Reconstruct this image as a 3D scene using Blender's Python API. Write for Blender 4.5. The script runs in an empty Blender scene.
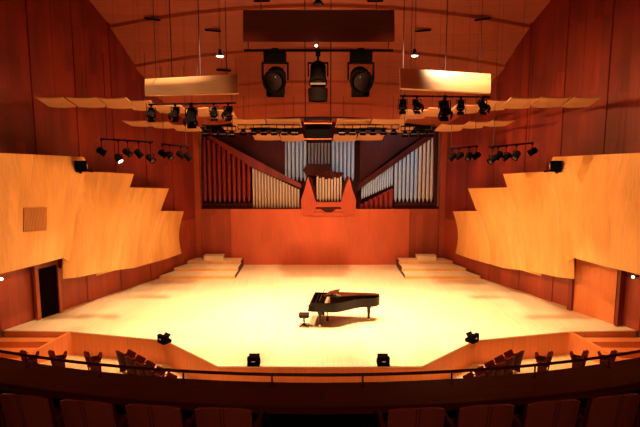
import bpy, math, random
from mathutils import Vector, Matrix
random.seed(7)
C = bpy.context.scene.collection
S = bpy.context.scene
PI = math.pi

# ------------------------------------------------------------------ camera
CAM_H, PITCH, F = 7.0, math.radians(7.2), 500.0
cam = bpy.data.objects.new('camera', bpy.data.cameras.new('camera'))
C.objects.link(cam)
cam.location = (0, 0, CAM_H)
cam.rotation_euler = (PI / 2 - PITCH, 0, 0)
cam.data.sensor_width = 36
cam.data.lens = F / 640 * 36
cam.data.clip_end = 200
S.camera = cam
S.view_settings.view_transform = 'Standard'
S.view_settings.look = 'None'
S.view_settings.exposure = 0.0
S.view_settings.gamma = 1
S.view_settings.use_curve_mapping = False

# ------------------------------------------------------------------ world and lamps
w = bpy.data.worlds.new('dark_hall')
S.world = w
w.use_nodes = True
w.node_tree.nodes['Background'].inputs[0].default_value = (1, .3, .12, 1)
w.node_tree.nodes['Background'].inputs[1].default_value = 0.09

WARM = (1.0, .60, .21)
def spot(x, y, z, tx, ty, tz, watts, deg=60, blend=.8, col=WARM, rad=.15):
    l = bpy.data.lights.new('stage_or_fill_spot', 'SPOT')
    l.energy = watts; l.color = col; l.spot_size = math.radians(deg); l.spot_blend = blend
    l.shadow_soft_size = rad
    o = bpy.data.objects.new('stage_or_fill_spot', l)
    o.location = (x, y, z)
    o.rotation_euler = (Vector((tx, ty, tz)) - Vector((x, y, z))).to_track_quat('-Z', 'Y').to_euler()
    C.objects.link(o)

# the lamps over the platform
K = 1.7
STG = (1.0, .66, .36)
for (x, y, z, tx, ty, tz, p, d) in (
        (0, 17, 12.4, 0, 18.5, 0, 5200, 75), (-4, 20, 12.2, -3.5, 21, 0, 4200, 75), (4, 20, 12.2, 3.5, 21, 0, 4200, 75),
        (-4.6, 18.7, 12.4, -6.4, 18.7, 0, 3400, 68), (4.6, 18.7, 12.4, 6.4, 18.7, 0, 3400, 68),
        (0, 21.3, 11.8, 0, 23.5, 0, 3400, 78),
        (-5.0, 22, 11.0, -6, 23.5, 0, 1300, 66), (5.0, 22, 11.0, 6, 23.5, 0, 1300, 66)):
    spot(x, y, z, tx, ty, tz, p * K, d, col=STG)
# lamps on the side trusses washing the opposite panels and the rear wall
for sg in (-1, 1):
    spot(-sg * 4.5, 18.0, 8.6, sg * 10.5, 21, 4.2, 6500, 66, col=(1, .48, .17))
    spot(-sg * 2.5, 12.0, 9.3, sg * 12.0, 17.5, 4.6, 4200, 56, col=(1, .48, .17))
    spot(sg * 6, 8.5, 13.0, sg * 6, 19, -.4, 4200, 40, .5, col=(1, .55, .22))      # added unseen spots from the audience side, to brighten the platform front
for sg in (-1, 1): spot(sg * 1.8, 24.8, 7.2, sg * 2.2, 30.2, 1.0, 780, 105, 1, col=(1, .46, .18))
spot(4.3, 26.0, 9.0, 4.2, 31, 5.9, 420, 80, col=(.70, .84, 1))
spot(0, 26.0, 9.0, 0, 31, 6.1, 170, 50, col=(.70, .84, 1))
spot(-3.0, 26.0, 9.0, -2.6, 31, 5.9, 150, 60, col=(.85, .85, 1))
spot(-9, 10, 13.5, -4.9, 17.5, 9.35, 1100, 19, .4, col=(1, .6, .28))     # added unseen spots to light the hanging boards
spot(10, 10, 13.5, 6.3, 17.5, 9.45, 110, 10, 1, col=(1, .6, .28))  # narrow added spot, reaches only the outer part of the board
spot(0, -1.8, 8.2, 0, 4.6, 3.6, 520, 110, .8, col=(1, .5, .3))                # added fill behind the camera, lifts the balcony seat backs

# ------------------------------------------------------------------ measuring helpers: a pixel of the photograph to a point at a known depth
cP, sP = math.cos(PITCH), math.sin(PITCH)
def ray(px, py):
    u, v = (px - 320) / F, (213.5 - py) / F
    return Vector((u, cP + v * sP, -sP + v * cP))
def atY(px, py, Y):
    r = ray(px, py); return Vector((0, 0, CAM_H)) + r * (Y / r.y)
def atZ(px, py, z):
    r = ray(px, py); return Vector((0, 0, CAM_H)) + r * ((z - CAM_H) / r.z)
def atPlane(px, py, p, n):
    r = ray(px, py); o = Vector((0, 0, CAM_H)); return o + r * ((p - o).dot(n) / r.dot(n))

# ------------------------------------------------------------------ materials
def new_mat(name):
    m = bpy.data.materials.new(name); m.use_nodes = True
    return m, m.node_tree, m.node_tree.nodes['Principled BSDF']
def plain(name, col, rough=.5, metal=0, emit=None, es=0, noise=.12, coat=0):
    m, t, b = new_mat(name)
    b.inputs['Roughness'].default_value = rough; b.inputs['Metallic'].default_value = metal
    b.inputs['Coat Weight'].default_value = coat
    tc = t.nodes.new('ShaderNodeTexCoord'); n = t.nodes.new('ShaderNodeTexNoise'); n.inputs['Scale'].default_value = 9
    r = t.nodes.new('ShaderNodeMix'); r.data_type = 'RGBA'
    r.inputs[6].default_value = (*[c * (1 - noise) for c in col], 1)
    r.inputs[7].default_value = (*[min(1, c * (1 + noise)) for c in col], 1)
    t.links.new(tc.outputs['Object'], n.inputs['Vector']); t.links.new(n.outputs['Fac'], r.inputs[0])
    t.links.new(r.outputs[2], b.inputs['Base Color'])
    if emit:
        b.inputs['Emission Color'].default_value = (*emit, 1); b.inputs['Emission Strength'].default_value = es
    return m
def wood(name, c1, c2, pw=.3, pl=2.5, rough=.45, along='v', joint=.006, big=.35, jointcol=.35):
    m, t, b = new_mat(name)
    b.inputs['Roughness'].default_value = rough
    N, L = t.nodes.new, t.links.new
    uv = N('ShaderNodeUVMap'); mp = N('ShaderNodeMapping'); L(uv.outputs[0], mp.inputs[0])
    if along == 'v': mp.inputs['Rotation'].default_value = (0, 0, PI / 2)
    br = N('ShaderNodeTexBrick'); L(mp.outputs[0], br.inputs[0])
    br.inputs['Scale'].default_value = 1; br.inputs['Brick Width'].default_value = pl
    br.inputs['Row Height'].default_value = pw; br.inputs['Mortar Size'].default_value = joint
    br.inputs['Color1'].default_value = (*c1, 1); br.inputs['Color2'].default_value = (*c2, 1)
    br.inputs['Mortar'].default_value = (*[c * jointcol for c in c1], 1); br.inputs['Mortar Smooth'].default_value = .3
    br.offset = .37; br.offset_frequency = 3
    m2 = N('ShaderNodeMapping'); L(mp.outputs[0], m2.inputs[0]); m2.inputs['Scale'].default_value = (.7, 14, 1)
    g = N('ShaderNodeTexNoise'); g.inputs['Scale'].default_value = 1.2; g.inputs['Detail'].default_value = 6; L(m2.outputs[0], g.inputs['Vector'])
    m3 = N('ShaderNodeMapping'); L(mp.outputs[0], m3.inputs[0]); m3.inputs['Scale'].default_value = (.35, .9, 1)
    g2 = N('ShaderNodeTexNoise'); g2.inputs['Scale'].default_value = 1.; g2.inputs['Detail'].default_value = 3; L(m3.outputs[0], g2.inputs['Vector'])
    def mul(a, facnode, lo, hi):
        r = N('ShaderNodeMapRange'); r.inputs['From Min'].default_value = .3; r.inputs['From Max'].default_value = .7
        r.inputs['To Min'].default_value = lo; r.inputs['To Max'].default_value = hi; L(facnode.outputs['Fac'], r.inputs[0])
        x = N('ShaderNodeMix'); x.data_type = 'RGBA'; x.blend_type = 'MULTIPLY'; x.inputs[0].default_value = 1
        L(a, x.inputs[6]); L(r.outputs[0], x.inputs[7]); return x.outputs[2]
    c = mul(br.outputs['Color'], g, .90, 1.08)
    c = mul(c, g2, 1 - big, 1 + big * .6)
    L(c, b.inputs['Base Color'])
    return m

M = {}
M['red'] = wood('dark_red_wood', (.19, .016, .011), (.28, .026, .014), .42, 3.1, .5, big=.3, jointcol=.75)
M['red_bounce_lit'] = wood('red_wood_bounce_lit', (.33, .050, .022), (.43, .068, .028), .42, 3.1, .5, big=.25, jointcol=.75)  # red wall wood made lighter, in place of bounce light from the stage
M['rear'] = wood('orange_red_wood', (.60, .11, .04), (.64, .12, .045), .6, 4, .5, big=.12, jointcol=.85)
M['ceil'] = wood('ceiling_planks', (.36, .060, .025), (.40, .071, .029), .35, 3, .55, along='u', big=.15, jointcol=.75)
M['panel'] = wood('honey_veneer', (.86, .44, .13), (.89, .47, .15), .9, 5, .5, big=.16, jointcol=.92)
M['stage'] = wood('maple_boards', (.86, .66, .40), (.89, .70, .45), .12, 2.4, .38, joint=.002, big=.06, jointcol=.75)
M['hallfloor'] = wood('hall_boards', (.72, .45, .22), (.66, .40, .18), .12, 2.4, .4, big=.1)
M['fascia'] = wood('stage_front_veneer', (.74, .22, .06), (.78, .24, .07), 1.6, 4, .45, big=.1, jointcol=.7)
M['darkred'] = wood('parapet_veneer', (.065, .009, .007), (.075, .011, .008), 2.0, 4, .4, along='u', big=.15)
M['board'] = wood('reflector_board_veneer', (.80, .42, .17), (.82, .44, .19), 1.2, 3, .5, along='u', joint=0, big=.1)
M['frame'] = wood('door_frame_wood', (.40, .085, .03), (.44, .095, .035), .5, 3, .5)
M['refl'] = wood('reflector_veneer', (.46, .22, .10), (.50, .24, .11), 1.2, 3, .5, along='u', joint=0, big=.1)
M['black'] = plain('black_metal', (.008, .006, .006), .6)
M['blackcase'] = plain('black_casing', (.004, .003, .003), .7)

M['steel'] = plain('bright_steel', (.7, .68, .66), .25, 1)
M['lens'] = plain('dark_lens', (.012, .008, .01), .12, 0)
M['glow'] = plain('lamp_glow', (1, .9, .75), .4, 0, (1, .82, .6), 6)
M['lacquer'] = plain('piano_lacquer', (.006, .003, .003), .12, 0, coat=0)
M['plate'] = plain('gold_iron_plate', (.75, .42, .22), .4, .3)
M['ivory'] = plain('white_keys', (.85, .82, .75), .3)
M['felt'] = plain('black_leather', (.02, .014, .012), .5)
M['brass'] = plain('brass', (.8, .55, .2), .25, 1)
M['pipe_red'] = plain('red_wood_pipe', (.24, .02, .016), .35)
M['pipe_pale'] = plain('pale_tin_pipe', (.66, .56, .47), .35, .2)
M['pipe_silver'] = plain('silver_tin_pipe', (.46, .64, .86), .3, .2)
M['board_unlit'] = wood('unlit_board_veneer', (.20, .03, .016), (.22, .034, .018), 1.2, 5, .5, along='u', joint=0, big=.1)  # reflector veneer darkened, since the centre board hangs unlit
M['pipe_dim'] = plain('grey_tin_pipe', (.28, .27, .29), .35, .2)
M['organ_dark'] = wood('organ_dark_wood', (.060, .008, .006), (.075, .010, .007), .3, 3, .5)
M['organ_red'] = wood('organ_bright_wood', (.52, .08, .032), (.55, .09, .036), .5, 3, .4, big=.1, jointcol=.8)
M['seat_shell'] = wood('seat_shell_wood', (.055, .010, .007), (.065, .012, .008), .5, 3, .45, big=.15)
M['seat_shell_lit'] = wood('seat_shell_wood_lit', (.15, .024, .014), (.17, .028, .016), .5, 3, .5, big=.15)  # lighter copy of the seat shell, so balcony backs look more lit
M['seat_cloth'] = plain('red_upholstery', (.055, .006, .005), .85)
M['painted_shade'] = plain('painted_shade_black', (.006, .002, .002), .9)  # near-black painted shade: open doorway, balcony front and balcony floor
M['slot'] = plain('vent_black', (.01, .006, .005), .8)
M['grille'] = wood('grille_veneer', (.60, .24, .06), (.56, .22, .05), .06, 4, .6, joint=.01)
M['cable'] = plain('black_cable', (.03, .01, .01), .7)

for k_, v_ in (('black', 0), ('blackcase', 0), ('painted_shade', 0), ('slot', 0), ('organ_dark', .15), ('lacquer', .22), ('felt', .1), ('lens', .3), ('seat_cloth', 0), ('seat_shell', .02), ('darkred', .1)):
    M[k_].node_tree.nodes['Principled BSDF'].inputs['Specular IOR Level'].default_value = v_
M['black'].node_tree.nodes['Principled BSDF'].inputs['Roughness'].default_value = .7

# ------------------------------------------------------------------ mesh helpers
class MB:
    def __init__(s): s.v = []; s.f = []
    def face(s, pts):
        i = len(s.v); s.v += [Vector(p) for p in pts]; s.f.append(list(range(i, i + len(pts))))
    def box(s, c, d, R=None):
        c = Vector(c); i = len(s.v)
        for z in (-.5, .5):
            for (x, y) in ((-.5, -.5), (.5, -.5), (.5, .5), (-.5, .5)):
                p = Vector((x * d[0], y * d[1], z * d[2]))
                if R: p = R @ p
                s.v.append(c + p)
        for q in ((0, 3, 2, 1), (4, 5, 6, 7), (0, 1, 5, 4), (1, 2, 6, 5), (2, 3, 7, 6), (3, 0, 4, 7)):
            s.f.append([i + k for k in q])
    def hexa(s, lo, hi):                     # four lower and four upper corners
        i = len(s.v); s.v += [Vector(p) for p in lo] + [Vector(p) for p in hi]
        for q in ((0, 3, 2, 1), (4, 5, 6, 7), (0, 1, 5, 4), (1, 2, 6, 5), (2, 3, 7, 6), (3, 0, 4, 7)):
            s.f.append([i + k for k in q])
    def tube(s, a, b, r, r2=None, n=10, caps=True):
        a, b = Vector(a), Vector(b); r2 = r if r2 is None else r2
        q = (b - a).to_track_quat('Z', 'Y'); i = len(s.v)
        for k in range(n):
            e = q @ Vector((math.cos(2 * PI * k / n), math.sin(2 * PI * k / n), 0))
            s.v.append(a + e * r); s.v.append(b + e * r2)
        for k in range(n):
            k2 = (k + 1) % n
            s.f.append([i + 2 * k, i + 2 * k2, i + 2 * k2 + 1, i + 2 * k + 1])
        if caps:
            s.f.append([i + 2 * k for k in range(n)][::-1]); s.f.append([i + 2 * k + 1 for k in range(n)])
    def lathe(s, prof, c=(0, 0, 0), n=14, axis=None):
        c = Vector(c); i = len(s.v); m = len(prof)
        q = Vector(axis).to_track_quat('Z', 'Y') if axis else None
        for k in range(n):
            a = 2 * PI * k / n
            for r, z in prof:
                p = Vector((r * math.cos(a), r * math.sin(a), z))
                s.v.append(c + (q @ p if q else p))
        for k in range(n):
            k2 = (k + 1) % n
            for j in range(m - 1):
                s.f.append([i + k * m + j, i + k2 * m + j, i + k2 * m + j + 1, i + k * m + j + 1])
    def prism(s, outline, z0, z1, fn=None):   # outline in x,y, counter-clockwise
        n = len(outline); i = len(s.v)
        for z in (z0, z1):
            for x, y in outline:
                p = Vector((x, y, z)); s.v.append(fn(p) if fn else p)
        for k in range(n):
            k2 = (k + 1) % n
            s.f.append([i + k, i + k2, i + n + k2, i + n + k])
        s.f.append([i + k for k in range(n)][::-1]); s.f.append([i + n + k for k in range(n)])
    def ring(s, outer, inner, z0, z1):
        n = len(outer); i = len(s.v)
        for o in (outer, inner):
            for z in (z0, z1):
                for x, y in o: s.v.append(Vector((x, y, z)))
        O0, O1, I0, I1 = i, i + n, i + 2 * n, i + 3 * n
        for k in range(n):
            j = (k + 1) % n
            s.f += [[O0 + k, O0 + j, O1 + j, O1 + k], [I0 + j, I0 + k, I1 + k, I1 + j],
                    [O1 + k, O1 + j, I1 + j, I1 + k], [O0 + j, O0 + k, I0 + k, I0 + j]]
    def sheet(s, grid, off):                  # grid of points, thickened by vector off
        R, Q = len(grid), len(grid[0]); i = len(s.v)
        for row in grid: s.v += [Vector(p) for p in row]
        for row in grid: s.v += [Vector(p) + Vector(off) for p in row]
        K = R * Q; a = lambda r, q, t=0: i + r * Q + q + t * K
        for r in range(R - 1):
            for q in range(Q - 1):
                s.f.append([a(r, q), a(r, q + 1), a(r + 1, q + 1), a(r + 1, q)])
                s.f.append([a(r, q, 1), a(r + 1, q, 1), a(r + 1, q + 1, 1), a(r, q + 1, 1)])
        for q in range(Q - 1):
            s.f.append([a(0, q), a(0, q, 1), a(0, q + 1, 1), a(0, q + 1)]); s.f.append([a(R - 1, q), a(R - 1, q + 1), a(R - 1, q + 1, 1), a(R - 1, q, 1)])
        for r in range(R - 1):
            s.f.append([a(r, 0), a(r + 1, 0), a(r + 1, 0, 1), a(r, 0, 1)]); s.f.append([a(r, Q - 1), a(r, Q - 1, 1), a(r + 1, Q - 1, 1), a(r + 1, Q - 1)])
    def build(s, name, m, parent=None, smooth=False, bevel=0):
        me = bpy.data.meshes.new(name)
        me.from_pydata([tuple(p) for p in s.v], [], s.f)
        me.update()
        uv = me.uv_layers.new(name='UVMap')
        for p in me.polygons:
            n = p.normal
            if abs(n.z) > .8:
                T, B = Vector((1, 0, 0)), Vector((0, 1, 0))
            else:
                T = Vector((-n.y, n.x, 0)).normalized(); B = Vector((0, 0, 1))
            for li in p.loop_indices:
                c = me.vertices[me.loops[li].vertex_index].co
                uv.data[li].uv = (c.dot(T), c.dot(B))
            p.use_smooth = smooth
        me.materials.append(M[m] if isinstance(m, str) else m)
        o = bpy.data.objects.new(name, me); C.objects.link(o)
        if parent: o.parent = parent
        if bevel:
            b = o.modifiers.new('bevel', 'BEVEL'); b.width = bevel; b.segments = 2; b.limit_method = 'ANGLE'
        if smooth:
            try: me.set_sharp_from_angle(angle=math.radians(40))
            except Exception: pass
        return o
def tag(o, label, cat, group=None, kind=None):
    o['label'] = label; o['category'] = cat
    if group: o['group'] = group
    if kind: o['kind'] = kind
    return o
def struct(o): o['kind'] = 'structure'; return o
def thing(name, label, cat, loc=(0, 0, 0), rz=0, group=None):
    o = bpy.data.objects.new(name, None); C.objects.link(o); o.location = loc; o.rotation_euler = (0, 0, rz)
    o.empty_display_size = .2
    return tag(o, label, cat, group)
def copy_tree(o, parent=None):
    c = o.copy(); C.objects.link(c)
    if parent: c.parent = parent
    for ch in list(o.children): copy_tree(ch, c)
    return c

SIDES = ((-1, 'dark doorway'), (1, 'orange door'))

# ================================================================== THE ROOM
# plan of a side wall (positive side): rear corner -> platform front -> auditorium
WB = Vector((7.45, 30.2, 0)); WF = Vector((12.75, 18.1, 0)); WE = Vector((14.2, 3.0, 0))
def wall_x(Y):
    if Y > WF.y: return WB.x + (WF.x - WB.x) * (WB.y - Y) / (WB.y - WF.y)
    return WF.x + (WE.x - WF.x) * (WF.y - Y) / (WF.y - WE.y)
BACK = 30.2
HZ = -.95
def stage_front(X):
    """depth of the platform edge"""
    X = abs(X)
    pts = ((0, 15.55), (3.35, 15.6), (5.75, 17.85), (9.7, 18.75), (13, 18.9))
    for (a, b), (c, d) in zip(pts, pts[1:]):
        if X <= c: return b + (d - b) * (X - a) / (c - a)
    return 18.9
XS = sorted({0, 1.2, 2.4, 3.35, 4.2, 5.0, 5.75, 7, 8.4, 9.7, 11.2, wall_x(18.9)})
XS = [-x for x in XS[::-1] if x] + XS
m = MB()
edge = [(x, stage_front(x)) for x in XS]
poly = edge + [(7.7, BACK + .2), (-7.7, BACK + .2)]
m.prism(poly, -.05, 0)
struct(m.build('floor_stage', 'stage'))
n = len(edge)
for nm_, lo_, hi_ in (('left', -99, -9.6), ('centre', -9.75, 9.75), ('right', 9.6, 99)):
  m = MB()
  for (x0, y0), (x1, y1) in zip(edge, edge[1:]):
    if x0 < lo_ or x1 > hi_: continue
    m.hexa([(x0, y0 + .05, HZ), (x1, y1 + .05, HZ), (x1, y1 + .2, HZ), (x0, y0 + .2, HZ)],
           [(x0, y0 + .03, -.055), (x1, y1 + .03, -.055), (x1, y1 + .2, -.055), (x0, y0 + .2, -.055)])
  struct(m.build('wall_stage_front_' + nm_, 'fascia'))
m = MB(); m.box((0, 12, HZ - .1), (30, 20, .2)); struct(m.build('floor', 'hallfloor'))

# side walls: vertical wood staves in shallow alternating planes
for sg, side in ((-1, 'left'), (1, 'right')):
    m = MB(); ml = MB(); Y = BACK + .0; k = 0
    while Y > 3.2:
        Y2 = max(3.0, Y - .95); k += 1
        off = (0, .05, .02, .07)[k % 4]
        x0, x1 = wall_x(Y) + off, wall_x(Y2) + off
        a, b = (x0 * sg, Y), (x1 * sg, Y2); c, d = ((x1 + .3) * sg, Y2), ((x0 + .3) * sg, Y)
        if sg > 0: a, b, c, d = a, d, c, b
        else: a, b, c, d = a, b, c, d
        z0, z1 = (HZ if Y2 < 18.6 else 0), 19
        if sg > 0: q = [a, b, c, d]
        else: q = [a, b, c, d]
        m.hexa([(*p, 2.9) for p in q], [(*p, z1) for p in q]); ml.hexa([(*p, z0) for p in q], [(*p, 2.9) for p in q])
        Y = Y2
    struct(m.build('wall_' + side, 'red')); struct(ml.build('wall_' + side + '_lower', 'red_bounce_lit'))
# rear wall below the organ, its flanks and the niche
LEDGE = 3.45; NX0, NX1, NTOP = -7.25, 7.15, 8.6
m = MB()
m.box((0, BACK + .15, LEDGE / 2), (10.9, .3, LEDGE))
struct(m.build('wall_rear', 'rear'))
m = MB()
for sg in (-1, 1):
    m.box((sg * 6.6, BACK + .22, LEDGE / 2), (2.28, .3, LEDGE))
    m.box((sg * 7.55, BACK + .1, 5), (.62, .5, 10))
struct(m.build('wall_rear_flanks', 'red_bounce_lit'))
m = MB()
m.box((0, BACK + 1.0, LEDGE - .06), (15, 1.7, .12))
m.box((0, BACK + 1.9, 6.2), (15, .2, 6)); m.box((0, BACK + 1.0, 9.0), (15, 1.7, .2))
struct(m.build('wall_organ_niche', 'organ_dark'))

# ceiling: arched bands stepping up towards the auditorium
prof = [(30.6, 8.8, 8.9), (28.9, 9.6, 9.72), (27.4, 10.6, 10.72), (26.0, 12.0, 12.14), (24.6, 13.7, 13.86), (22.9, 15.4, 15.55), (20.5, 16.8, 16.95), (17.5, 17.6, 17.7), (13, 18.2, 18.3), (3, 18.5, 18.5)]
def arch(x): return -.62 * (x / 8.0) ** 2
m = MB()
for i in range(len(prof) - 1):
    (Ya, _, za), (Yb, zb, zb2) = prof[i], prof[i + 1]
    NX = 14
    half = wall_x(Yb) + .3
    def row(Y, z): return [Vector((-half + 2 * half * j / NX, Y, z + arch(-half + 2 * half * j / NX))) for j in range(NX + 1)]
    m.sheet([row(Ya, za), row(Yb, zb)], (0, 0, .08))
    m.sheet([row(Yb, zb - .0), row(Yb - .02, zb2)], (0, .06, 0))
struct(m.build('ceiling', 'ceil'))
m = MB(); m.box((0, 30.55, 9.3), (15.4, .25, 1.2)); struct(m.build('trim_1', 'ceil'))

# side stairs beside the platform, each with a sloping stringer
for sg, where in SIDES:
    t = thing('stage_stairs', 'broad timber steps down from the platform corner near the ' + where, 'stairs', (sg * 11, 17.9, HZ))
    inv = Matrix.Translation((-sg * 11, -17.9, -HZ))
    n = 4
    for k in range(1, n):
        z = -k * .95 / n
        Yf, Yb = 18.72 - k * .42, 18.72 - (k - 1) * .42
        xi0, xi1 = 9.9 + (18.8 - Yb) * .9, 9.9 + (18.8 - Yf) * .9
        m = MB()
        pts = [(xi1, Yf), (wall_x(Yf) - .02, Yf), (wall_x(Yb) - .02, Yb), (xi0, Yb)]
        if sg < 0: pts = [(-x, y) for x, y in pts][::-1]
        m.hexa([inv @ Vector((x, y, HZ)) for x, y in pts], [inv @ Vector((x, y, z)) for x, y in pts])
        m.build('step', 'fascia', t)
    m = MB()
    a, b = (9.7, 18.8), (11.45, 17.1)
    w_ = .12
    lo = [(a[0], a[1]), (b[0], b[1]), (b[0] + w_, b[1]), (a[0] + w_, a[1] + .05)]
    hz = [-.02, -.80, -.80, -.02]
    P0 = [inv @ Vector((sg * x, y, HZ)) for x, y in lo]; P1 = [inv @ Vector((sg * x, y, h)) for (x, y), h in zip(lo, hz)]
    if sg < 0: P0, P1 = P0[::-1], P1[::-1]
    m.hexa(P0, P1); m.build('stringer', 'fascia', t)

# risers in the rear corners
for sg, where in SIDES:
    t = thing('choir_riser', 'three tier pale wood riser in the rear corner, ' + where + ' side', 'riser', (sg * 6, 28.5, 0))
    for k in range(3):
        m = MB(); m.hexa([(sg * 4.66 - sg * 6, 26.76 + k * 1.1 - 28.5, .17 * k), (sg * (wall_x(26.8 + k * 1.1) - .14) - sg * 6, 26.76 + k * 1.1 - 28.5, .17 * k), (sg * (wall_x(26.8 + k * 1.1) - .14) - sg * 6, 26.798 + k * 1.1 - 28.5, .17 * k), (sg * 4.66 - sg * 6, 26.798 + k * 1.1 - 28.5, .17 * k)],
            [(sg * 4.66 - sg * 6, 26.76 + k * 1.1 - 28.5, .17 * k + .15), (sg * (wall_x(26.8 + k * 1.1) - .14) - sg * 6, 26.76 + k * 1.1 - 28.5, .17 * k + .15), (sg * (wall_x(26.8 + k * 1.1) - .14) - sg * 6, 26.798 + k * 1.1 - 28.5, .17 * k + .15), (sg * 4.66 - sg * 6, 26.798 + k * 1.1 - 28.5, .17 * k + .15)])
        m.build('tier_front', 'panel', t)
        m = MB(); m.box((sg * (4.68 - 6), 28.35 + k * .55 - 28.5, .17 * k + .08), (.04, 3.05 - k * 1.1, .15)); m.build('tier_side_shade', 'darkred', t)  # dark strip painted in for the shadow along the tier end
        Yf = 26.8 + k * 1.1; z1 = .17 * (k + 1); z0 = .17 * k
        m = MB()
        Y2 = 29.85 if k < 2 else 29.85
        pts = [(4.7, Yf), (wall_x(Yf) - .12, Yf), (wall_x(Y2) - .12, Y2), (4.7, Y2)]
        if sg < 0: pts = [(-x, y) for x, y in pts][::-1]
        m.hexa([(x - sg * 6, y - 28.5, z0) for x, y in pts], [(x - sg * 6, y - 28.5, z1) for x, y in pts])
        m.build('tier', 'stage', t)
    m = MB(); m.box((0, 0, .12), (1.12, .55, .24)); m.box((0, .0, .25), (1.18, .6, .025))
    o = m.build('step_box', 'stage'); o.location = (sg * 6.35, 29.45, .51)
    tag(o, 'small wooden box on the top tier of the riser, ' + where + ' side', 'box')

# ------------------------------------------------------------------ honey coloured wall panels
def wall_plane(sg, off):
    d = (WF - WB).normalized(); nrm = Vector((-d.y, d.x, 0))       # towards the hall for the positive side
    if nrm.x > 0: nrm = -nrm
    p = WB + nrm * off
    if sg < 0: p = Vector((-p.x, p.y, 0)); nrm = Vector((-nrm.x, nrm.y, 0))
    return p, nrm
def mx(px, sg): return px if sg < 0 else 637 - px
def lerp(pts, t):
    t *= len(pts) - 1; i = min(int(t), len(pts) - 2); f = t - i
    return (pts[i][0] + (pts[i + 1][0] - pts[i][0]) * f, pts[i][1] + (pts[i + 1][1] - pts[i][1]) * f)
PANELS = [  # top edge, bottom edge (near -> far), base offset from wall
    ([(-60, 150), (0, 153), (45, 155), (84, 157), (88, 166)], [(-60, 292), (0, 274), (33, 266), (63, 258), (70, 262)], 1.05),
    ([(70, 168), (88, 171.5), (110, 172.5), (134, 174)], [(63, 279), (80, 277), (98, 273), (114, 270)], .82),
    ([(116, 187), (134, 187.5), (152, 188), (169, 188.5)], [(96, 276), (116, 270), (134, 268), (151, 263)], .6),
    ([(150, 210.5), (160, 211), (172, 211), (184, 211.5)], [(134, 267), (150, 263.5), (166, 259), (181.5, 253.5)], .4)]
PNAME = ['tallest honey wood wall panel, nearest the audience over the ', 'honey wood wall panel next to the tallest one, wall of the ',
         'honey wood wall panel next to the smallest one, wall of the ', 'smallest honey wood wall panel, beside the rear wall, wall of the ']
for sg, where in SIDES:
    for (top, bot, off), nm in zip(PANELS, PNAME):
        m = MB(); grid = []
        NU, NV = 16, 10
        for i in range(NU + 1):
            a = i / NU; (tx, ty), (bx, by) = lerp(top, a), lerp(bot, a)
            col = []
            for j in range(NV + 1):
                b = j / NV
                sw = -6 * math.sin(PI * b) * (0.5 + .5 * a) * (1 if off < 1 else .6)
                px, py = tx + (bx - tx) * b + sw * .6, ty + (by - ty) * b
                d = off + .34 * math.sin(PI * min(1, a * .98)) ** 1 - .1 * a + .10 * math.sin(PI * b)
                p, nn = wall_plane(sg, d)
                col.append(atPlane(mx(px, sg), py, p, nn))
            grid.append(col)
        p, nn = wall_plane(sg, 0)
        if sg > 0: grid = grid[::-1]
        m.sheet(grid, -nn * .06)
        o = m.build('wall_panel', 'panel', smooth=True)
        tag(o, nm + where, 'wall panel')

def on_wall(px, py, off, sg):
    p, nn = wall_plane(sg, off); return atPlane(px, py, p, nn)
# grille patch on the near left panel
m = MB()
m.sheet([[on_wall(24, 208, 1.47, -1), on_wall(24, 232, 1.47, -1)], [on_wall(47, 207.5, 1.47, -1), on_wall(47, 230.5, 1.47, -1)]], -wall_plane(-1, 0)[1] * .05)
tag(m.build('vent_grille', 'grille'), 'square brownish vent grille in the tallest honey panel above the dark doorway', 'grille')

# doors
def door_quads(sg, L, R, yt, yb, off, th, m):   # corners by pixel on the wall, (L, R) x; yt, yb pairs
    nn = wall_plane(sg, 0)[1]
    m.sheet([[on_wall(L[0], yt[0], off, sg), on_wall(L[1], yb[0], off, sg)], [on_wall(R[0], yt[1], off, sg), on_wall(R[1], yb[1], off, sg)]], -nn * th)
def wall_z(px, z, off, sg):   # point on the wall plane at column px and height z
    p, nn = wall_plane(sg, off); a = atPlane(px, 250, p, nn)
    return Vector((a.x, a.y, z))
def slab(sg, x0, x1, z0, z1, off, th, m):
    a, b, c, d = wall_z(x0, z0, off, sg), wall_z(x1, z0, off, sg), wall_z(x1, z1, off, sg), wall_z(x0, z1, off, sg)
    m.sheet([[a, d], [b, c]], -wall_plane(sg, 0)[1] * th)
m = MB(); slab(-1, 37, 56, 0.01, 2.15, .16, .04, m); d1 = struct(m.build('door_1', 'painted_shade'))  # black sheet stands for the darkness inside the open doorway
m = MB(); slab(-1, 33.2, 36.7, 0.01, 2.3, .24, .16, m); slab(-1, 56.3, 59, 0.01, 2.3, .24, .16, m); slab(-1, 33.2, 59, 2.16, 2.34, .25, .16, m)
m.build('door_frame', 'frame', d1)
m = MB(); slab(-1, 60.3, 66.5, 2.0, 2.85, .42, .3, m); slab(-1, 2, 60, 2.62, 2.72, .48, .3, m)
struct(m.build('trim_2', 'red'))
m = MB(); slab(1, 575, 619, 0.01, 2.36, .2, .06, m); d2 = struct(m.build('door_2', 'fascia'))
m = MB(); slab(1, 570.5, 574.5, 0.01, 2.78, .34, .26, m); slab(1, 620, 623, 0.01, 2.7, .34, .26, m); slab(1, 570, 623, 2.37, 2.52, .35, .26, m)
m.build('door_frame', 'red', d2)

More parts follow.
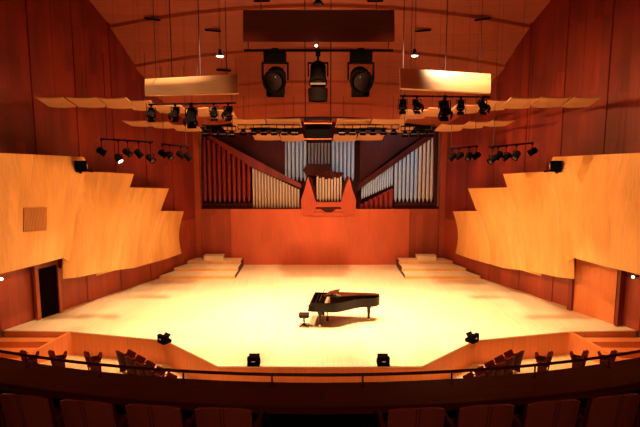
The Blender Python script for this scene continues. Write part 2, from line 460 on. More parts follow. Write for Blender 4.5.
# small wall lamps
for sg, px, py, where in ((-1, 1.5, 279, 'dark doorway'), (1, 633, 277, 'orange door')):
    p = on_wall(px, py, .5, sg)
    t = thing('wall_lamp', 'tiny white glowing lamp on the side wall beside the ' + where, 'lamp', p)
    m = MB(); m.lathe([(0, -.05), (.04, -.04), (.06, 0), (.04, .04), (0, .05)]); m.build('bulb', 'glow', t, True)
    m = MB(); q = wall_plane(sg, 0)[1]; m.tube(-q * .06, -q * .32, .03); m.build('bracket', 'black', t)

# ------------------------------------------------------------------ organ
ox = 0.0
org = thing('pipe_organ', 'large organ with red and silver pipes in the niche above the rear wall', 'pipe organ', (0, BACK + .9, LEDGE))
def op(px, py, Y=BACK + .7): 
    p = atY(px, py, Y); return p - Vector((0, BACK + .9, LEDGE))
def pipe(x0, x1, yt, yb, mat, Y=BACK + .7, k=.78):
    a, b = op(x0, yb, Y), op(x1, yb, Y); r = (b.x - a.x) / 2 * k; c = (a + b) / 2
    top = op((x0 + x1) / 2, yt, Y).z
    h = top - c.z
    f = min(h * .14, 3 * r)
    m = MB(); m.lathe([(r * .3, 0), (r, f), (r, f + .001), (r, h), (r * .8, h), (r * .8, h - .05)], (c.x, c.y, c.z), 10)
    m.box((c.x, c.y - r * .96, c.z + f + r * .5), (r * 1.0, r * .3, r * .7))
    m.build('organ_pipe', mat, org, True)
def frange(a, b, n): return [(a + (b - a) * i / n, a + (b - a) * (i + 1) / n) for i in range(n)]
for x0, x1 in frange(203, 251.5, 10):
    pipe(x0, x1, 137 + (x0 - 203) * .56, 203, 'pipe_red')
for x0, x1 in frange(252.5, 300, 16):
    pipe(x0, x1, 168 + (x0 - 252) * .47, 209.5, 'pipe_pale', BACK + .62)
for x0, x1 in frange(283.5, 307, 6):
    pipe(x0, x1, 141, 181, 'pipe_silver', BACK + 1.1)
for x0, x1 in frange(307.5, 330.5, 7):
    pipe(x0, x1, 143, 175, 'pipe_dim', BACK + 1.3)
for x0, x1 in frange(331, 354.5, 6):
    pipe(x0, x1, 141, 181, 'pipe_silver', BACK + 1.1)
for x0, x1 in frange(361, 393, 14):
    t_ = (x0 - 361) / 32
    pipe(x0, x1, 186 - 25 * t_, 199 - 14 * t_, 'pipe_silver', BACK + .75, .85)
for x0, x1 in frange(393.5, 433, 10):
    pipe(x0, x1, 160 - (x0 - 393) * .62, 202, 'pipe_silver' if x0 < 415 else 'pipe_pale', BACK + .7)
for x0, x1 in frange(359, 393, 7):
    pipe(x0, x1, 204 - (x0 - 359) * .5, 210, 'pipe_red', BACK + .6, .96)
# centre fan of small pipes
for k in range(9):
    x = 317.5 + k * 2.9; d = abs(k - 4)
    pipe(x - 1.4, x + 1.4, 176 + (1.5 if d % 2 else 0) + (4 - d) * .6, 202 - (4 - d) * .2, 'pipe_pale', BACK + .35)
def slabY(pts, Y, th, mat, name):
    m = MB(); n = len(pts); P = [op(x, y, Y) for x, y in pts]
    i = 0; m.v = [Vector(p) for p in P] + [Vector(p) + Vector((0, th, 0)) for p in P]
    m.f = [list(range(n))[::-1], list(range(n, 2 * n))] + [[k, (k + 1) % n, n + (k + 1) % n, n + k] for k in range(n)]
    return m.build(name, mat, org)
slabY([(201, 130), (285, 130), (285, 178), (300, 187), (300, 193), (252, 167), (203, 136)], BACK + .95, .1, 'organ_dark', 'swell_shutter')
slabY([(203, 134), (207, 134), (301, 184), (301, 188), (252, 168)], BACK + .42, .12, 'red', 'raking_rail')
slabY([(360, 182), (398, 152), (432, 130), (360, 130)], BACK + .95, .1, 'organ_dark', 'swell_shutter')
slabY([(358, 184), (432, 131), (436, 131), (436, 135), (358, 190)], BACK + .5, .1, 'organ_dark', 'raking_rail')
slabY([(201, 203.5), (252, 203.5), (252, 210.5), (201, 210.5)], BACK + .45, .5, 'organ_dark', 'plinth')
slabY([(394, 202.5), (436, 202.5), (436, 210.5), (394, 210.5)], BACK + .45, .5, 'organ_dark', 'plinth')
slabY([(199.5, 208.3), (440, 208.3), (440, 211.5), (199.5, 211.5)], BACK + .12, .25, 'organ_dark', 'ledge')
slabY([(201, 131), (203, 131), (203, 204), (201, 204)], BACK + .4, .5, 'organ_dark', 'post')
slabY([(434, 131), (437, 131), (437, 204), (434, 204)], BACK + .4, .5, 'organ_dark', 'post')
slabY([(359, 206), (392.5, 188), (392.5, 209), (359, 209)], BACK + .85, .08, 'organ_red', 'pipe_backing')
# centre case
for sgx in (-1, 1):
    c = 328.5
    X = lambda d: c + sgx * d
    pts = [(X(27), 215), (X(16.5), 215), (X(11), 205), (X(13.5), 200), (X(17), 187), (X(19), 181.5), (X(20.5), 177), (X(22), 181.5), (X(24), 190), (X(27.5), 200)]
    if sgx > 0: pts = pts[::-1]
    slabY(pts, BACK - .14, .65, 'organ_red', 'case_tower')
slabY([(312, 202.5), (345, 202.5), (345, 207), (312, 207)], BACK - .10, .4, 'organ_red', 'case_rail')
slabY([(318, 207.2), (339, 207.2), (331, 212.5), (326, 212.5)], BACK - .05, .3, 'organ_dark', 'case_bracket')
slabY([(312, 212.5), (345, 212.5), (345, 216), (312, 216)], BACK - .12, .4, 'organ_red', 'case_sill')
slabY([(307, 164), (330, 164), (332, 170), (329, 175.5), (306, 175.5), (303, 170)], BACK + .9, .3, 'organ_dark', 'trumpet_chest')
m = MB()
for k in range(-6, 7):
    a = op(328.5 + k * 1.3, 180, BACK + .45); b = op(328.5 + k * 2.5, 171 + abs(k) * .3, BACK + .2)
    m.tube(a, b, .03, .075, 8)
m.build('trumpet_fan', 'organ_dark', org, True)
for sgx in (-1, 1):
    slabY([(328.5 + sgx * a, b) for a, b in ([(13, 204), (10, 200), (17, 178), (20, 176)])][::sgx], BACK + .3, .2, 'organ_dark', 'wing')

# ------------------------------------------------------------------ grand piano
def curve_pts():
    out = [(0, -.76), (.55, -.76), (.85, -.755)]
    for k in range(1, 10):
        t = k / 10; s = t * t * (3 - 2 * t)
        out.append((.85 + 1.35 * t, -.755 + .86 * s * .95 + .03 * t))
    out += [(2.35, .13), (2.52, .20), (2.66, .31), (2.74, .46), (2.73, .60), (2.66, .71), (2.55, .76), (1.6, .76), (.55, .76), (0, .76)]
    return out
OUT = curve_pts()
def inset(pts, d):
    n = len(pts); r = []
    for i in range(n):
        a, b, c = Vector(pts[i - 1]), Vector(pts[i]), Vector(pts[(i + 1) % n])
        n1 = Vector((-(b - a).y, (b - a).x)).normalized(); n2 = Vector((-(c - b).y, (c - b).x)).normalized()
        nn = (n1 + n2); nn = nn / max(.3, nn.length_squared) * 2 * .5
        q = b + (n1 + n2) * d / max(.5, 1 + n1.dot(n2)); r.append((q.x, q.y))
    return r
pn = thing('grand_piano', 'black concert grand piano with slightly raised lid in the middle of the stage', 'piano', (-.31, 19.93, 0), math.radians(-7))
body = [p for p in OUT if True]
m = MB(); m.ring(body, inset(body, .055), .66, 1.02); m.build('rim', 'lacquer', pn, bevel=.008)
m = MB(); m.prism(inset(body, .03), .64, .67); m.build('underside', 'lacquer', pn)
m = MB(); inn = [p for p in inset(body, .06)]; m.prism([(max(.36, x), y) for x, y in inn][1:-1], .90, .925); m.build('iron_plate', 'plate', pn)
m = MB()
m.box((.15, 0, .70), (.42, 1.52, .10)); m.box((-.06, 0, .70), (.05, 1.5, .07))
m.build('keybed', 'lacquer', pn, bevel=.01)
m = MB(); m.box((.08, .70, .82), (.28, .12, .2)); m.box((.08, -.70, .82), (.28, .12, .2)); m.build('key_block', 'lacquer', pn, bevel=.02)
m = MB(); m.box((.05, 0, .765), (.15, 1.22, .025)); m.build('white_keys', 'ivory', pn)
m = MB()
for k in range(36): m.box((.08, -.59 + k * .0335, .785), (.09, .012, .014))
m.build('black_keys', 'lacquer', pn)
m = MB(); m.box((.20, 0, .87), (.03, 1.26, .2)); m.build('fallboard', 'lacquer', pn)
m = MB(); m.box((.42, 0, 1.14), (.02, .95, .26), Matrix.Rotation(math.radians(18), 3, 'Y')); m.box((.40, 0, 1.01), (.16, 1.0, .02)); m.build('music_desk', 'lacquer', pn)
LA = math.radians(9.5)
def lidfn(p, hz=1.035, hy=.76):
    d = hy - p.y; z = p.z
    return Vector((p.x, hy - d * math.cos(LA) - z * math.sin(LA), hz + d * math.sin(LA) + z * math.cos(LA)))
lid_out = [(.62, -.78)] + [(x, y - .02) for x, y in OUT if x > .7 and y < .7] + [(2.57, .78), (.62, .78)]
m = MB(); m.prism(lid_out, .0, .03, lidfn); m.build('lid', 'lacquer', pn, bevel=.008)
def flapfn(p):
    x = .62 + (p.x) * math.cos(math.radians(14)); zz = .035 + p.x * math.sin(math.radians(14)) + p.z
    return lidfn(Vector((x, p.y, zz)))
m = MB(); m.prism([(0, -.76), (.5, -.76), (.5, .76), (0, .76)], 0, .025, flapfn); m.build('lid_flap', 'lacquer', pn)
m = MB(); m.tube((.72, -.66, .95), (.74, -.70, 1.27), .012); m.build('lid_prop', 'ivory', pn)
def leg(x, y):
    m = MB(); R0 = .10
    m.lathe([(.0, .66), (.105, .66), (.10, .56), (.07, .50), (.075, .45), (.05, .14), (.065, .12), (.05, .09), (0, .09)], (x, y, 0), 12)
    l = m.build('leg', 'lacquer', pn, True)
    m = MB(); m.tube((x, y - .02, .045), (x, y + .02, .045), .044, n=12); m.box((x, y, .08), (.05, .07, .02)); m.build('caster', 'brass', l)
leg(.38, -.60); leg(.38, .60); leg(2.3, .36)
m = MB(); m.box((.62, .06, .38), (.03, .05, .56)); m.box((.62, -.06, .38), (.03, .05, .56)); m.box((.62, 0, .13), (.12, .3, .08)); ly = m.build('pedal_lyre', 'lacquer', pn)
m = MB()
for k in (-1, 0, 1): m.box((.52, k * .08, .10), (.14, .025, .012))
m.build('pedal', 'brass', ly)

st = thing('piano_stool', 'small black padded piano stool on a pedestal before the keyboard', 'stool', (-.64, 19.35, 0))
m = MB(); m.box((0, 0, .47), (.42, .40, .10)); m.build('seat', 'felt', st, bevel=.025)
m = MB(); m.box((0, 0, .40), (.36, .34, .05)); m.lathe([(.0, .38), (.05, .38), (.035, .3), (.03, .12), (.06, .06), (0, .06)]); m.build('pedestal', 'lacquer', st)
for k in range(4):
    a = PI / 4 + k * PI / 2; d = Vector((math.cos(a), math.sin(a), 0))
    m = MB(); m.tube(d * .02 + Vector((0, 0, .10)), d * .25 + Vector((0, 0, .025)), .022, .02, 8); m.build('foot', 'lacquer', st)

# ------------------------------------------------------------------ stage monitors
def monitor(px, py, rz, label):
    p = atZ(px, py, 0)
    t = thing('stage_monitor', label, 'monitor speaker', p, rz, None)
    prof = [(-.17, 0), (.17, 0), (.19, .10), (-.04, .31), (-.17, .31)]
    m = MB(); a = [(-.2, y, z) for y, z in prof]; b = [(.2, y, z) for y, z in prof]; n = len(prof)
    m.v = [Vector(v) for v in a + b]
    m.f = [list(range(n)), list(range(n, 2 * n))[::-1]] + [[k, n + k, n + (k + 1) % n, (k + 1) % n] for k in range(n)]
    m.build('cabinet', 'blackcase', t, bevel=.008)
    m = MB(); R = Matrix.Rotation(math.atan2(.21, .23), 3, 'X')
    m.box((0, .083, .213), (.35, .012, .26), Matrix.Rotation(-math.atan2(.21, .23), 3, 'X')); m.build('grille', 'black', t)
    m = MB(); m.box((0, -.175, .17), (.12, .012, .03)); m.build('handle', 'steel', t)
monitor(254, 364.5, 0, 'black wedge monitor on the straight stage edge, nearer the piano stool')
monitor(383, 364.5, 0, 'black wedge monitor on the straight stage edge below the piano tail')
monitor(164.5, 342.5, -.7, 'black wedge monitor turned at the bend of the stage edge, dark doorway side')
monitor(472, 341.5, .7, 'black wedge monitor turned at the bend of the stage edge, orange door side')

# box loudspeakers on top of the near panels
for sg, where in SIDES:
    a = on_wall(mx(80.5, sg), 172, 1.35, sg)
    t = thing('wall_loudspeaker', 'black box loudspeaker fixed at the step of the panels above the ' + where, 'loudspeaker', a, sg * .9)
    m = MB(); m.box((0, 0, .24), (.55, .4, .46)); m.build('cabinet', 'blackcase', t, bevel=.01)
    m = MB(); m.box((0, -.205, .24), (.48, .012, .38)); m.build('grille', 'black', t)
    m = MB(); m.tube((0, 0, -.06), (0, 0, .02), .05); m.tube((0, .15, .05), (0, .5, .0), .03); m.build('bracket', 'black', t)

# ------------------------------------------------------------------ lighting fixtures
def lantern(p, tilt, yaw, s, label, group=None, lit=False, drop=.0, barn=True):
    """theatre lantern: clamp on the bar, yoke, drum body, lens, barn doors; p = point on the bar"""
    t = thing('stage_spotlight', label, 'spotlight', p, 0, group)
    dz = -.30 * s - drop
    D = Vector((math.sin(yaw) * math.cos(tilt), math.cos(yaw) * math.cos(tilt), -math.sin(tilt)))   # where it shines
    sx = Vector((math.cos(yaw), -math.sin(yaw), 0)); up = sx.cross(D)
    c = Vector((0, 0, dz - .1 * s))
    m = MB(); m.box((0, 0, -.03 * s), (.10 * s, .08 * s, .14 * s)); m.tube((0, 0, -.05 * s), (0, 0, dz + .16 * s), .02 * s)
    m.build('clamp', 'black', t)
    m = MB()
    m.box((0, 0, dz + .15 * s), (.40 * s, .05 * s, .03 * s), Matrix.Rotation(-yaw, 3, 'Z'))
    for k in (-1, 1): m.box(sx * .2 * s * k + Vector((0, 0, dz + .02 * s)), (.03 * s, .05 * s, .28 * s), Matrix.Rotation(-yaw, 3, 'Z'))
    m.build('yoke', 'black', t)
    m = MB(); m.lathe([(0, -.30 * s), (.11 * s, -.29 * s), (.16 * s, -.22 * s), (.17 * s, .10 * s), (.185 * s, .12 * s), (.185 * s, .20 * s), (.15 * s, .20 * s)], c, 16, D)
    m.build('housing', 'blackcase', t, True)
    m = MB(); m.lathe([(0, .21 * s), (.09 * s, .20 * s), (.155 * s, .17 * s)], c, 16, D)
    m.build('lens', 'glow' if lit else 'lens', t, True)
    if barn:
        q = Matrix((sx, up, D)).transposed()
        for e, dd in ((up, (.32, .012, .2)), (-up, (.32, .012, .2)), (sx, (.012, .3, .18)), (-sx, (.012, .3, .18))):
            m = MB(); m.box(c + D * .28 * s + e * .21 * s, [v * s for v in dd], q); m.build('barn_door', 'black', t)
    return t
def bar(name, label, a, b, r=.03, hang=None, rods=(), cat='lighting bar', mat='black', ladder=0):
    mid = (Vector(a) + Vector(b)) / 2
    t = thing(name, label, cat, mid)
    m = MB(); m.tube(Vector(a) - mid, Vector(b) - mid, r)
    if ladder:
        m.tube(Vector(a) - mid + Vector((0, 0, ladder)), Vector(b) - mid + Vector((0, 0, ladder)), r)
        for k in range(9):
            q = Vector(a).lerp(Vector(b), k / 8) - mid; m.tube(q, q + Vector((0, 0, ladder)), r * .6)
    m.build('tube', mat, t)
    for f in rods:
        q = Vector(a).lerp(Vector(b), f) - mid
        m = MB(); m.tube(q, Vector((q.x, q.y, hang - mid.z)), .012, n=6); m.build('hanger', 'cable', t)
    return t

# three suspended sound reflectors with their lighting bars
def ceil_z(X, Y):
    for (Ya, _, za), (Yb, zb, zb2) in zip(prof, prof[1:]):
        if Yb <= Y <= Ya:
            f = (Ya - Y) / (Ya - Yb); return za + (zb - za) * f + arch(X)
    return 16
def hung_board(px0, px1, y0, y1, Y0, Y1, label, mat, yl=None, yr=None):
    """board between a top edge at depth Y0 and a bottom edge at depth Y1"""
    yl = yl or (y0, y1); yr = yr or (y0, y1)
    a, b = atY(px0, yl[0], Y0), atY(px1, yr[0], Y0); c, d = atY(px1, yr[1], Y1), atY(px0, yl[1], Y1)
    mid = (a + b + c + d) / 4
    t = thing('sound_reflector', label, 'acoustic reflector', mid)
    nrm = (b - a).cross(d - a).normalized()
    if nrm.y < 0: nrm = -nrm
    m = MB()
    g = []
    for i in range(9):
        f = i / 8; p, q = a.lerp(b, f), d.lerp(c, f)
        g.append([(p.lerp(q, j / 4) - nrm * .04 * math.sin(PI * j / 4)) - mid for j in range(5)])
    m.sheet(g, nrm * .07); m.build('board', mat, t, True)
    m = MB()
    for i in (.02, .98):
        p, q = a.lerp(b, i) - mid, d.lerp(c, i) - mid; m.tube(p + nrm * .09, q + nrm * .09, .03)
    m.build('frame', 'black', t)
    for i in (.12, .88):
        p = a.lerp(b, i) - mid
        m = MB(); m.tube(p, (p.x, p.y, ceil_z(p.x + mid.x, p.y + mid.y) - mid.z), .012, n=6); m.build('hanger', 'cable', t)
    return t
hung_board(243, 394.5, 10, 42, 13.9, 14.2, 'wide dark reflector board hanging above the three largest spotlights', 'board_unlit')
hung_board(145, 238, 78, 95, 17.7, 17.5, 'evenly bright orange reflector board hanging on the dark doorway side', 'board', (79, 95.5), (74, 93.5))
hung_board(400, 490.5, 66, 90, 18.0, 17.4, 'orange reflector board half in shade, hanging on the orange door side', 'board', (68, 88), (74, 93))

YB = 14.3
a, b = atY(244, 50.5, YB), atY(393, 50.5, YB)
bar('lighting_bar', 'black lighting bar under the dark central reflector board', a, b, .035, atY(320, 42, YB).z, (.03, .5, .97))
for px, lab in ((275, 'big round spotlight under the dark board, nearest the bright orange board'), (361, 'big round spotlight under the dark board, nearest the half shaded board')):
    p = atY(px, 51, YB)
    t = lantern(p, .35, PI, 1.75, lab, drop=.06, barn=False)
    m = MB(); m.box((0, .1, -1.1), (.5, .3, .26)); m.build('ballast', 'blackcase', t, bevel=.03)
    m = MB(); m.box((0, .0, -.16), (.62, .3, .3)); m.build('bracket_box', 'blackcase', t, bevel=.03)
p = atY(318, 51, YB)
t = lantern(p, 1.1, PI, 1.35, 'black double spotlight hanging between the two big round spotlights', drop=.12, barn=False)
m = MB(); m.lathe([(0, -.25), (.26, -.22), (.28, .12), (.2, .16), (0, .16)], (0, -.02, -1.15), 18); m.build('lower_drum', 'blackcase', t, True)
m = MB(); m.box((0, -.27, -.92), (.42, .04, .05)); m.build('reflector_strip', 'steel', t)
m = MB(); m.lathe([(0, -.04), (.05, 0), (0, .04)], (-.05, -.1, .12)); m.build('indicator_lamp', 'glow', t)

def bar_row(name, xs, y_bar, x0, x1, Y, where, y2=None, zo=None, scale=.85, words=None, aim=.9):
    y2 = y_bar if y2 is None else y2
    a, b = atY(x0, y_bar, Y), atY(x1, y2, Y)
    bar('lighting_bar', 'black lighting bar ' + where, a, b, .03, zo or (a.z + 1.2), (.05, .5, .95))
    for i, px in enumerate(xs):
        f = (px - x0) / (x1 - x0); p = a.lerp(b, f)
        lantern(p, aim + .15 * ((i * 7) % 3 - 1), PI + .22 * ((i * 5) % 3 - 1), scale * (1.35 if i == 2 else 1), words[i] + ' ' + where)
ORD = ['black spotlight at the outer end of the bar', "second black spotlight from the outer end", 'large black middle spotlight of the bar',
       "second black spotlight from the inner end", 'black spotlight at the inner end of the bar']
zt = atY(190, 92, 18).z
bar_row('bar', [151, 175, 191, 213.5, 228], 104.5, 148, 236, 17.9, 'under the bright orange board', y2=103, zo=zt, words=ORD, scale=.76)
bar_row('bar', [483, 461, 445, 417, 403], 97, 490, 400, 17.9, 'under the half shaded board', y2=96, zo=zt, words=ORD, scale=.76)

# wall trusses with clusters of lanterns
def cluster(x0, x1, yb0, yb1, Y, xs, ys, where, words):
    a, b = atY(x0, yb0, Y), atY(x1, yb1, Y)
    bar('lighting_bar', 'thin black lighting bar ' + where, a, b, .035, a.z + 3.2, (.1, .9))
    y_l = (Y)
    for i, (px, py) in enumerate(zip(xs, ys)):
        f = min(1, max(0, (px - x0) / (x1 - x0))); p = a.lerp(b, f); q = atY(px, py, Y)
        sgn = 1 if px < 320 else -1
        lantern(Vector((q.x, Y, p.z)), .55 + .3 * (i % 2), PI * .5 * sgn + sgn * .6 * ((i * 2) % 3 - 1) * .8, (.70), words[i] + ' ' + where, drop=max(0, (p.z - q.z) - .32), barn=False, lit=(i == 1 and px < 120))
A5 = ['outermost black spotlight on the thin bar', 'second black spotlight on the thin bar', 'third black spotlight on the thin bar', 'fourth black spotlight on the thin bar', 'innermost black spotlight on the thin bar']
cluster(102, 153, 139, 142, 19.5, [102, 119, 128, 139, 151], [153, 160, 154, 155, 160], 'over the tall honey panel, dark doorway side', A5)
cluster(161, 189, 144, 147, 21.5, [163, 170, 181, 188], [155, 157, 156, 158], 'over the smallest honey panel, dark doorway side', A5[:3] + A5[4:])
cluster(533, 489, 143, 147, 19.5, [532, 516, 506, 498, 492], [153, 157, 158, 157, 161], 'over the tall honey panel, orange door side', A5)
cluster(478, 448, 146, 149, 21.5, [476, 469, 459, 452], [157, 158, 157, 158], 'over the smallest honey panel, orange door side', A5[:3] + A5[4:])

# ------------------------------------------------------------------ arcs of small horizontal reflectors
ARC_A = [(35, 62, 97.5, 107, 18.0), (66, 96, 97.5, 107, 18.3), (97, 126, 98, 108, 18.6), (124, 150, 101, 110, 19.2), (152, 180, 105, 113, 20.3), (183, 208, 108, 116, 21.6), (208, 232, 110, 118.5, 22.6), (230, 264, 119, 127, 24.0), (266, 300, 119, 127.5, 24.4)]
ARC_B = [(122, 145, 121, 126, 22.2), (147, 168, 122, 128, 23.0), (170, 196, 125, 131, 23.8), (222, 248, 127, 132, 25.4), (252, 278, 134, 140, 26), (280, 303, 134.5, 141, 26.2)]
POSN = ['first', 'second', 'third', 'fourth', 'fifth', 'sixth', 'seventh', 'eighth', 'ninth']
for rows, nm in ((ARC_A, 'upper'), (ARC_B, 'lower')):
    for i, (x0, x1, yn, yf, Y) in enumerate(rows):
        for sg, where in SIDES:
            D = 1.45
            sh = (320 - (x0 + x1) / 2) * .052
            a, b = atY(mx(x0, sg), yn, Y), atY(mx(x1, sg), yn, Y)
            c, d = atY(mx(x1 + sh, sg), yf, Y + D), atY(mx(x0 + sh, sg), yf, Y + D)
            if sg > 0: a, b, c, d = b, a, d, c
            mid = (a + b + c + d) / 4
            t = thing('ceiling_reflector', f'thin pale reflector plate, {POSN[i]} from the wall in the {nm} arc, {where} side', 'acoustic reflector', mid)
            m = MB(); g = []
            for k in range(6):
                f = k / 5; p, q = a.lerp(b, f), d.lerp(c, f)
                g.append([p.lerp(q, j / 3) - mid - Vector((0, 0, .03 * math.sin(PI * f))) for j in range(4)])
            m.sheet(g, (0, 0, .035)); m.build('plate', 'refl', t, True)
            m = MB(); m.tube(Vector((0, 0, 0)), (0, 0, max(.3, ceil_z(mid.x, mid.y) - mid.z)), .005, n=5); m.build('hanger', 'cable', t)

# the trusses that carry small lamps between the arcs
def truss(x0, x1, y0, y1, Y, where, n, words):
    a, b = atY(x0, y0, Y), atY(x1, y1, Y)
    bar('lighting_truss', 'black ladder truss ' + where, a, b, .03, a.z + 1.6, (.1, .9), cat='lighting truss', ladder=.22)
    for k in range(n):
        p = a.lerp(b, (k + .5) / n)
        t = thing('truss_lamp', f'{words[k]} small lamp on the truss {where}', 'lamp', p)
        m = MB(); m.lathe([(0, .03), (.09, .02), (.15, -.10), (.16, -.24), (.13, -.24)], (0, 0, -.05), 12); m.build('housing', 'blackcase', t, True)
        m = MB(); m.lathe([(0, -.21), (.13, -.23)], (0, 0, -.05), 12); m.build('lens', 'lens', t)
        m = MB(); m.box((0, -.16, -.16), (.3, .02, .05)); m.build('rim_clip', 'steel', t)
W6 = ['outermost', 'second outermost', 'third outermost', 'third innermost', 'second innermost', 'innermost']
for sg, where in SIDES:
    truss(mx(202, sg), mx(236, sg), 130, 131, 23.4, 'over the outer organ pipes, ' + where + ' side', 4, ['outermost', 'second outermost', 'second innermost', 'innermost'])
    truss(mx(238, sg), mx(300, sg), 129, 129.5, 24.9, 'over the organ shutters, ' + where + ' side', 6, W6)
# centre projector cabinet
p = atY(318, 140.5, 24.0)
t = thing('projector_cabinet', 'black projector cabinet in a pale frame hanging over the middle of the organ', 'projector', p)
m = MB(); m.box((0, 0, .40), (1.15, .7, .62)); m.build('cabinet', 'blackcase', t, bevel=.02)
m = MB(); m.box((0, -.30, .06), (1.3, .5, .05)); m.box((0, -.1, .78), (1.3, .8, .05)); m.build('frame', 'frame', t)
m = MB(); m.box((0, 0, 1.0), (1.35, .1, .1)); m.tube((-.6, 0, .7), (-.6, 0, ceil_z(0, 24) - p.z), .02); m.tube((.6, 0, .7), (.6, 0, ceil_z(0, 24) - p.z), .02); m.build('hanger', 'black', t)

# ceiling downlights, vents, long cables
def ceil_hit(px, py):
    best = None
    for k in range(400):
        Y = 10 + k * .05; q = atY(px, py, Y)
        if q.z >= ceil_z(q.x, Y) - .02: return q
    return atY(px, py, 24)
for (px, py, lab) in ((220, 55, 'small glowing downlight above the bright orange reflector board'), (414.5, 54.5, 'small glowing downlight above the half shaded reflector board'), (318, 2, 'small dark ceiling lamp at the very top above the dark central board')):
    q = atY(px, py, 19.5 if py > 10 else 14.2)
    t = thing('ceiling_downlight', lab, 'lamp', q)
    m = MB(); m.lathe([(0, .02), (.10, .02), (.16, -.05), (.15, -.05), (.09, .0)], n=16); m.lathe([(0, .2), (.05, .2), (.07, .02)], n=10); m.build('housing', 'black', t)
    m = MB(); m.lathe([(0, -.085), (.10, -.075), (.15, -.04)], n=16); m.build('diffuser', 'glow' if py > 10 else 'lens', t)
    m = MB(); m.tube((0, 0, .2), (0, 0, ceil_z(q.x, q.y) - q.z), .01, n=6); m.build('cord', 'cable', t)
for (px, py, dy, lab) in ((153, 19, -2, 'narrow black vent slot in the ceiling, outer one above the bright orange board'), (213.5, 30.5, -1, 'narrow black vent slot in the ceiling, inner one above the bright orange board'),
                     (422.5, 30.5, 1, 'narrow black vent slot in the ceiling, inner one above the half shaded board'), (482, 19, 2, 'narrow black vent slot in the ceiling, outer one above the half shaded board'),
                     (262, 1, 0, 'narrow black vent slot at the top of the ceiling near the bright orange board'), (375, 1, 0, 'narrow black vent slot at the top of the ceiling near the half shaded board'),
                     (224, 70, -1, 'short dark vent slot right over the bright orange board')):
    q = ceil_hit(px, py)
    m = MB(); m.box((0, 0, -.03), (.75, .09, .06), Matrix.Rotation(math.radians(-dy * 4), 3, 'Y')); m.box((0, 0, -.065), (.7, .06, .02), Matrix.Rotation(math.radians(-dy * 4), 3, 'Y'))
    o = m.build('ceiling_vent', 'slot'); o.location = q - Vector((0, .1, .0)); tag(o, lab, 'vent')
for (px, Y, zb, lab) in ((198.5, 20, 9.2, 'thin dark hanging cable passing the inner end of the bright orange board'), (170, 20.5, 9.4, 'thin dark hanging cable behind the bright orange board'),
                         (447, 20, 9.3, 'thin dark hanging cable behind the half shaded board'), (404, 20.5, 9.2, 'thin dark hanging cable at the inner end of the half shaded board')):
    q = atY(px, 20, Y)
    m = MB(); m.tube((0, 0, zb), (0, 0, ceil_z(q.x, Y)), .018, n=6)
    o = m.build('hanging_cable', 'cable'); o.location = (q.x, Y, 0); tag(o, lab, 'cable')

# ------------------------------------------------------------------ balcony front
RC, CY = 13.9, 19.9
def arc_pt(r, a, z): return Vector((r * math.sin(a), CY - r * math.cos(a), z))
def arc_box(r0, r1, z0, z1, a0=-.72, a1=.72, n=48):
    m = MB(); g = []
    for i in range(n + 1):
        a = a0 + (a1 - a0) * i / n
        g.append([arc_pt(r0, a, z0), arc_pt(r1, a, z0), arc_pt(r1, a, z1), arc_pt(r0, a, z1), arc_pt(r0, a, z0)])
    i0 = len(m.v)
    for row in g: m.v += row[:4]
    for i in range(n):
        for j in range(4):
            A = i0 + i * 4 + j; B = i0 + i * 4 + (j + 1) % 4
            m.f.append([A, B, B + 4, A + 4])
    m.f.append([0, 1, 2, 3]); e = n * 4; m.f.append([e + 3, e + 2, e + 1, e])
    return m
struct(arc_box(13.78, 14.38, 3.93, 4.03).build('trim_3', 'darkred', smooth=False))
struct(arc_box(13.86, 14.0, 2.9, 3.93).build('wall_balcony_front', 'painted_shade'))  # blackened for the shadow gap behind the ledge
struct(arc_box(13.8, 19.5, 3.2, 3.38).build('floor_balcony', 'painted_shade'))
rt = thing('balcony_handrail', 'dark metal handrail curving along the top of the balcony front', 'handrail', (0, 6.0, 4.03))
m = MB(); N = 60
for i in range(N):
    a0, a1 = -.72 + 1.44 * i / N, -.72 + 1.44 * (i + 1) / N
    m.tube(arc_pt(13.9, a0, 4.19) - Vector((0, 6, 4.03)), arc_pt(13.9, a1, 4.19) - Vector((0, 6, 4.03)), .021, n=8)
m.build('rail', 'organ_dark', rt)
for k in range(-6, 7):
    px = 317.5 + (k + .5) * 87; 
    if k > 5: break
    X = (px - 320) / 500 * 6.6; a = math.asin(max(-.68, min(.68, X / 13.9)))
    q = arc_pt(13.9, a, 4.03) - Vector((0, 6, 4.03))
    if abs(X) > 9: continue
    m = MB(); m.tube(q, q + Vector((0, 0, .15)), .012, n=8); m.lathe([(.03, 0), (.03, .012), (0, .012)], q, 10); m.build('post', 'organ_dark', rt)

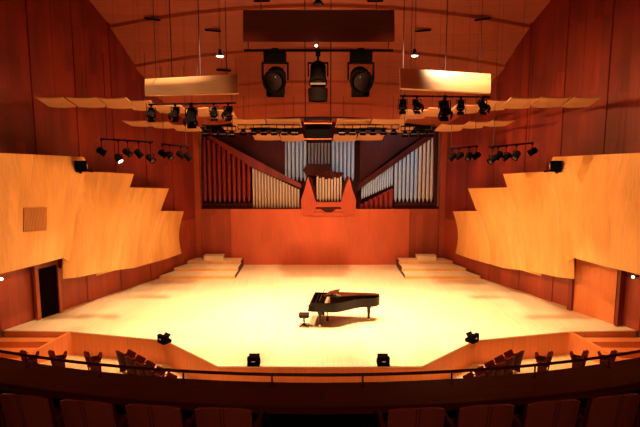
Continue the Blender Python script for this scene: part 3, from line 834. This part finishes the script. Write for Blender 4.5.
# ------------------------------------------------------------------ seats
def make_seat(label, group, folded):
    t = thing('theatre_seat', label, 'seat', (0, 0, 0), 0, group)
    # faces +y, back towards -y
    def backshell(w, z0, z1, y, th, bow):
        g = []
        for i in range(9):
            x = -w / 2 + w * i / 8; cz = z1 - .05 * (abs(x) / (w / 2)) ** 3
            g.append([Vector((x, y + bow * (x / (w / 2)) ** 2 - .12 * (z - z0) / (z1 - z0), z)) for z in [z0 + (cz - z0) * j / 6 for j in range(7)]])
        m = MB(); m.sheet(g, (0, th, 0)); return m
    backshell(.53, .30, .93, -.24, .025, .05).build('back_shell', 'seat_shell' if folded else 'seat_shell_lit', t, True)
    backshell(.49, .42, .90, -.21, .07, .05).build('back_cushion', 'seat_cloth', t, True)
    m = MB(); m.box((0, .03, .42) if not folded else (0, .10, .58), (.48, .44, .10), Matrix.Rotation(.1 if not folded else 1.1, 3, 'X')); m.build('seat_cushion', 'seat_cloth', t, bevel=.03)
    for k in (-1, 1):
        m = MB(); m.box((k * .275, .0, .62), (.045, .40, .035)); m.build('armrest', 'seat_shell', t, bevel=.01)
        m = MB(); m.box((k * .275, -.02, .30), (.035, .30, .60)); m.build('side_support', 'seat_shell', t, bevel=.01)
    return t
protos = {}
def place_seat(x, y, z, rz, label, group, folded=False):
    o = copy_tree(protos[folded]) if folded in protos else protos.setdefault(folded, make_seat(label, group, folded))
    o.location = (x, y, z); o.rotation_euler = (0, 0, rz); o['label'] = label; o['group'] = group
# front row of the balcony, backs to the camera
for sg, where in SIDES:
    n = 8
    for k in range(n):
        a = (.058 + k * .0435) * sg
        q = arc_pt(15.25, a, 3.38)
        nm = ['seat back next to the dark gap of the balcony row', 'second seat back from the dark gap of the balcony row', 'third seat back from the dark gap of the balcony row',
              'fourth seat back from the dark gap of the balcony row', 'fifth seat back from the dark gap of the balcony row', 'sixth seat back from the dark gap of the balcony row', '', ''][k]
        if not nm: continue
        place_seat(q.x, q.y, 3.72, a, 'dark brown ' + nm + ', ' + where + ' side', 'seats of the front balcony row')
m = arc_box(14.7, 19.4, 3.385, 3.72); struct(m.build('floor_balcony_step', 'painted_shade'))
# seats down in the hall in front of the platform
for sg, where in SIDES:
    row = [(-6.9 + .5 * j, 17.12 - .465 * j) for j in range(5)]
    W = ['topmost', 'second', 'third', 'fourth', 'lowest']
    for i, (x, y) in enumerate(row):
        place_seat(-sg * x * 1.0 if False else (x if sg < 0 else -x), y, HZ, (-.72 if sg < 0 else .72), f'dark red hall seat, {W[i]} in the slanting row, {where} side', 'hall seats in the slanting rows', True)
    for i, (px, py) in enumerate(((96, 357), (61, 356), (33, 356))):
        q = atZ(mx(px, sg), py - 5, -.10)
        wd = ['beside the slanting row', 'middle one of three', 'nearest the stairs'][i]
        place_seat(q.x, q.y - .1, HZ, (-1.15 if sg < 0 else 1.15), f'dark hall seat seen side on, {wd}, {where} side', 'single hall seats at the row ends', True)
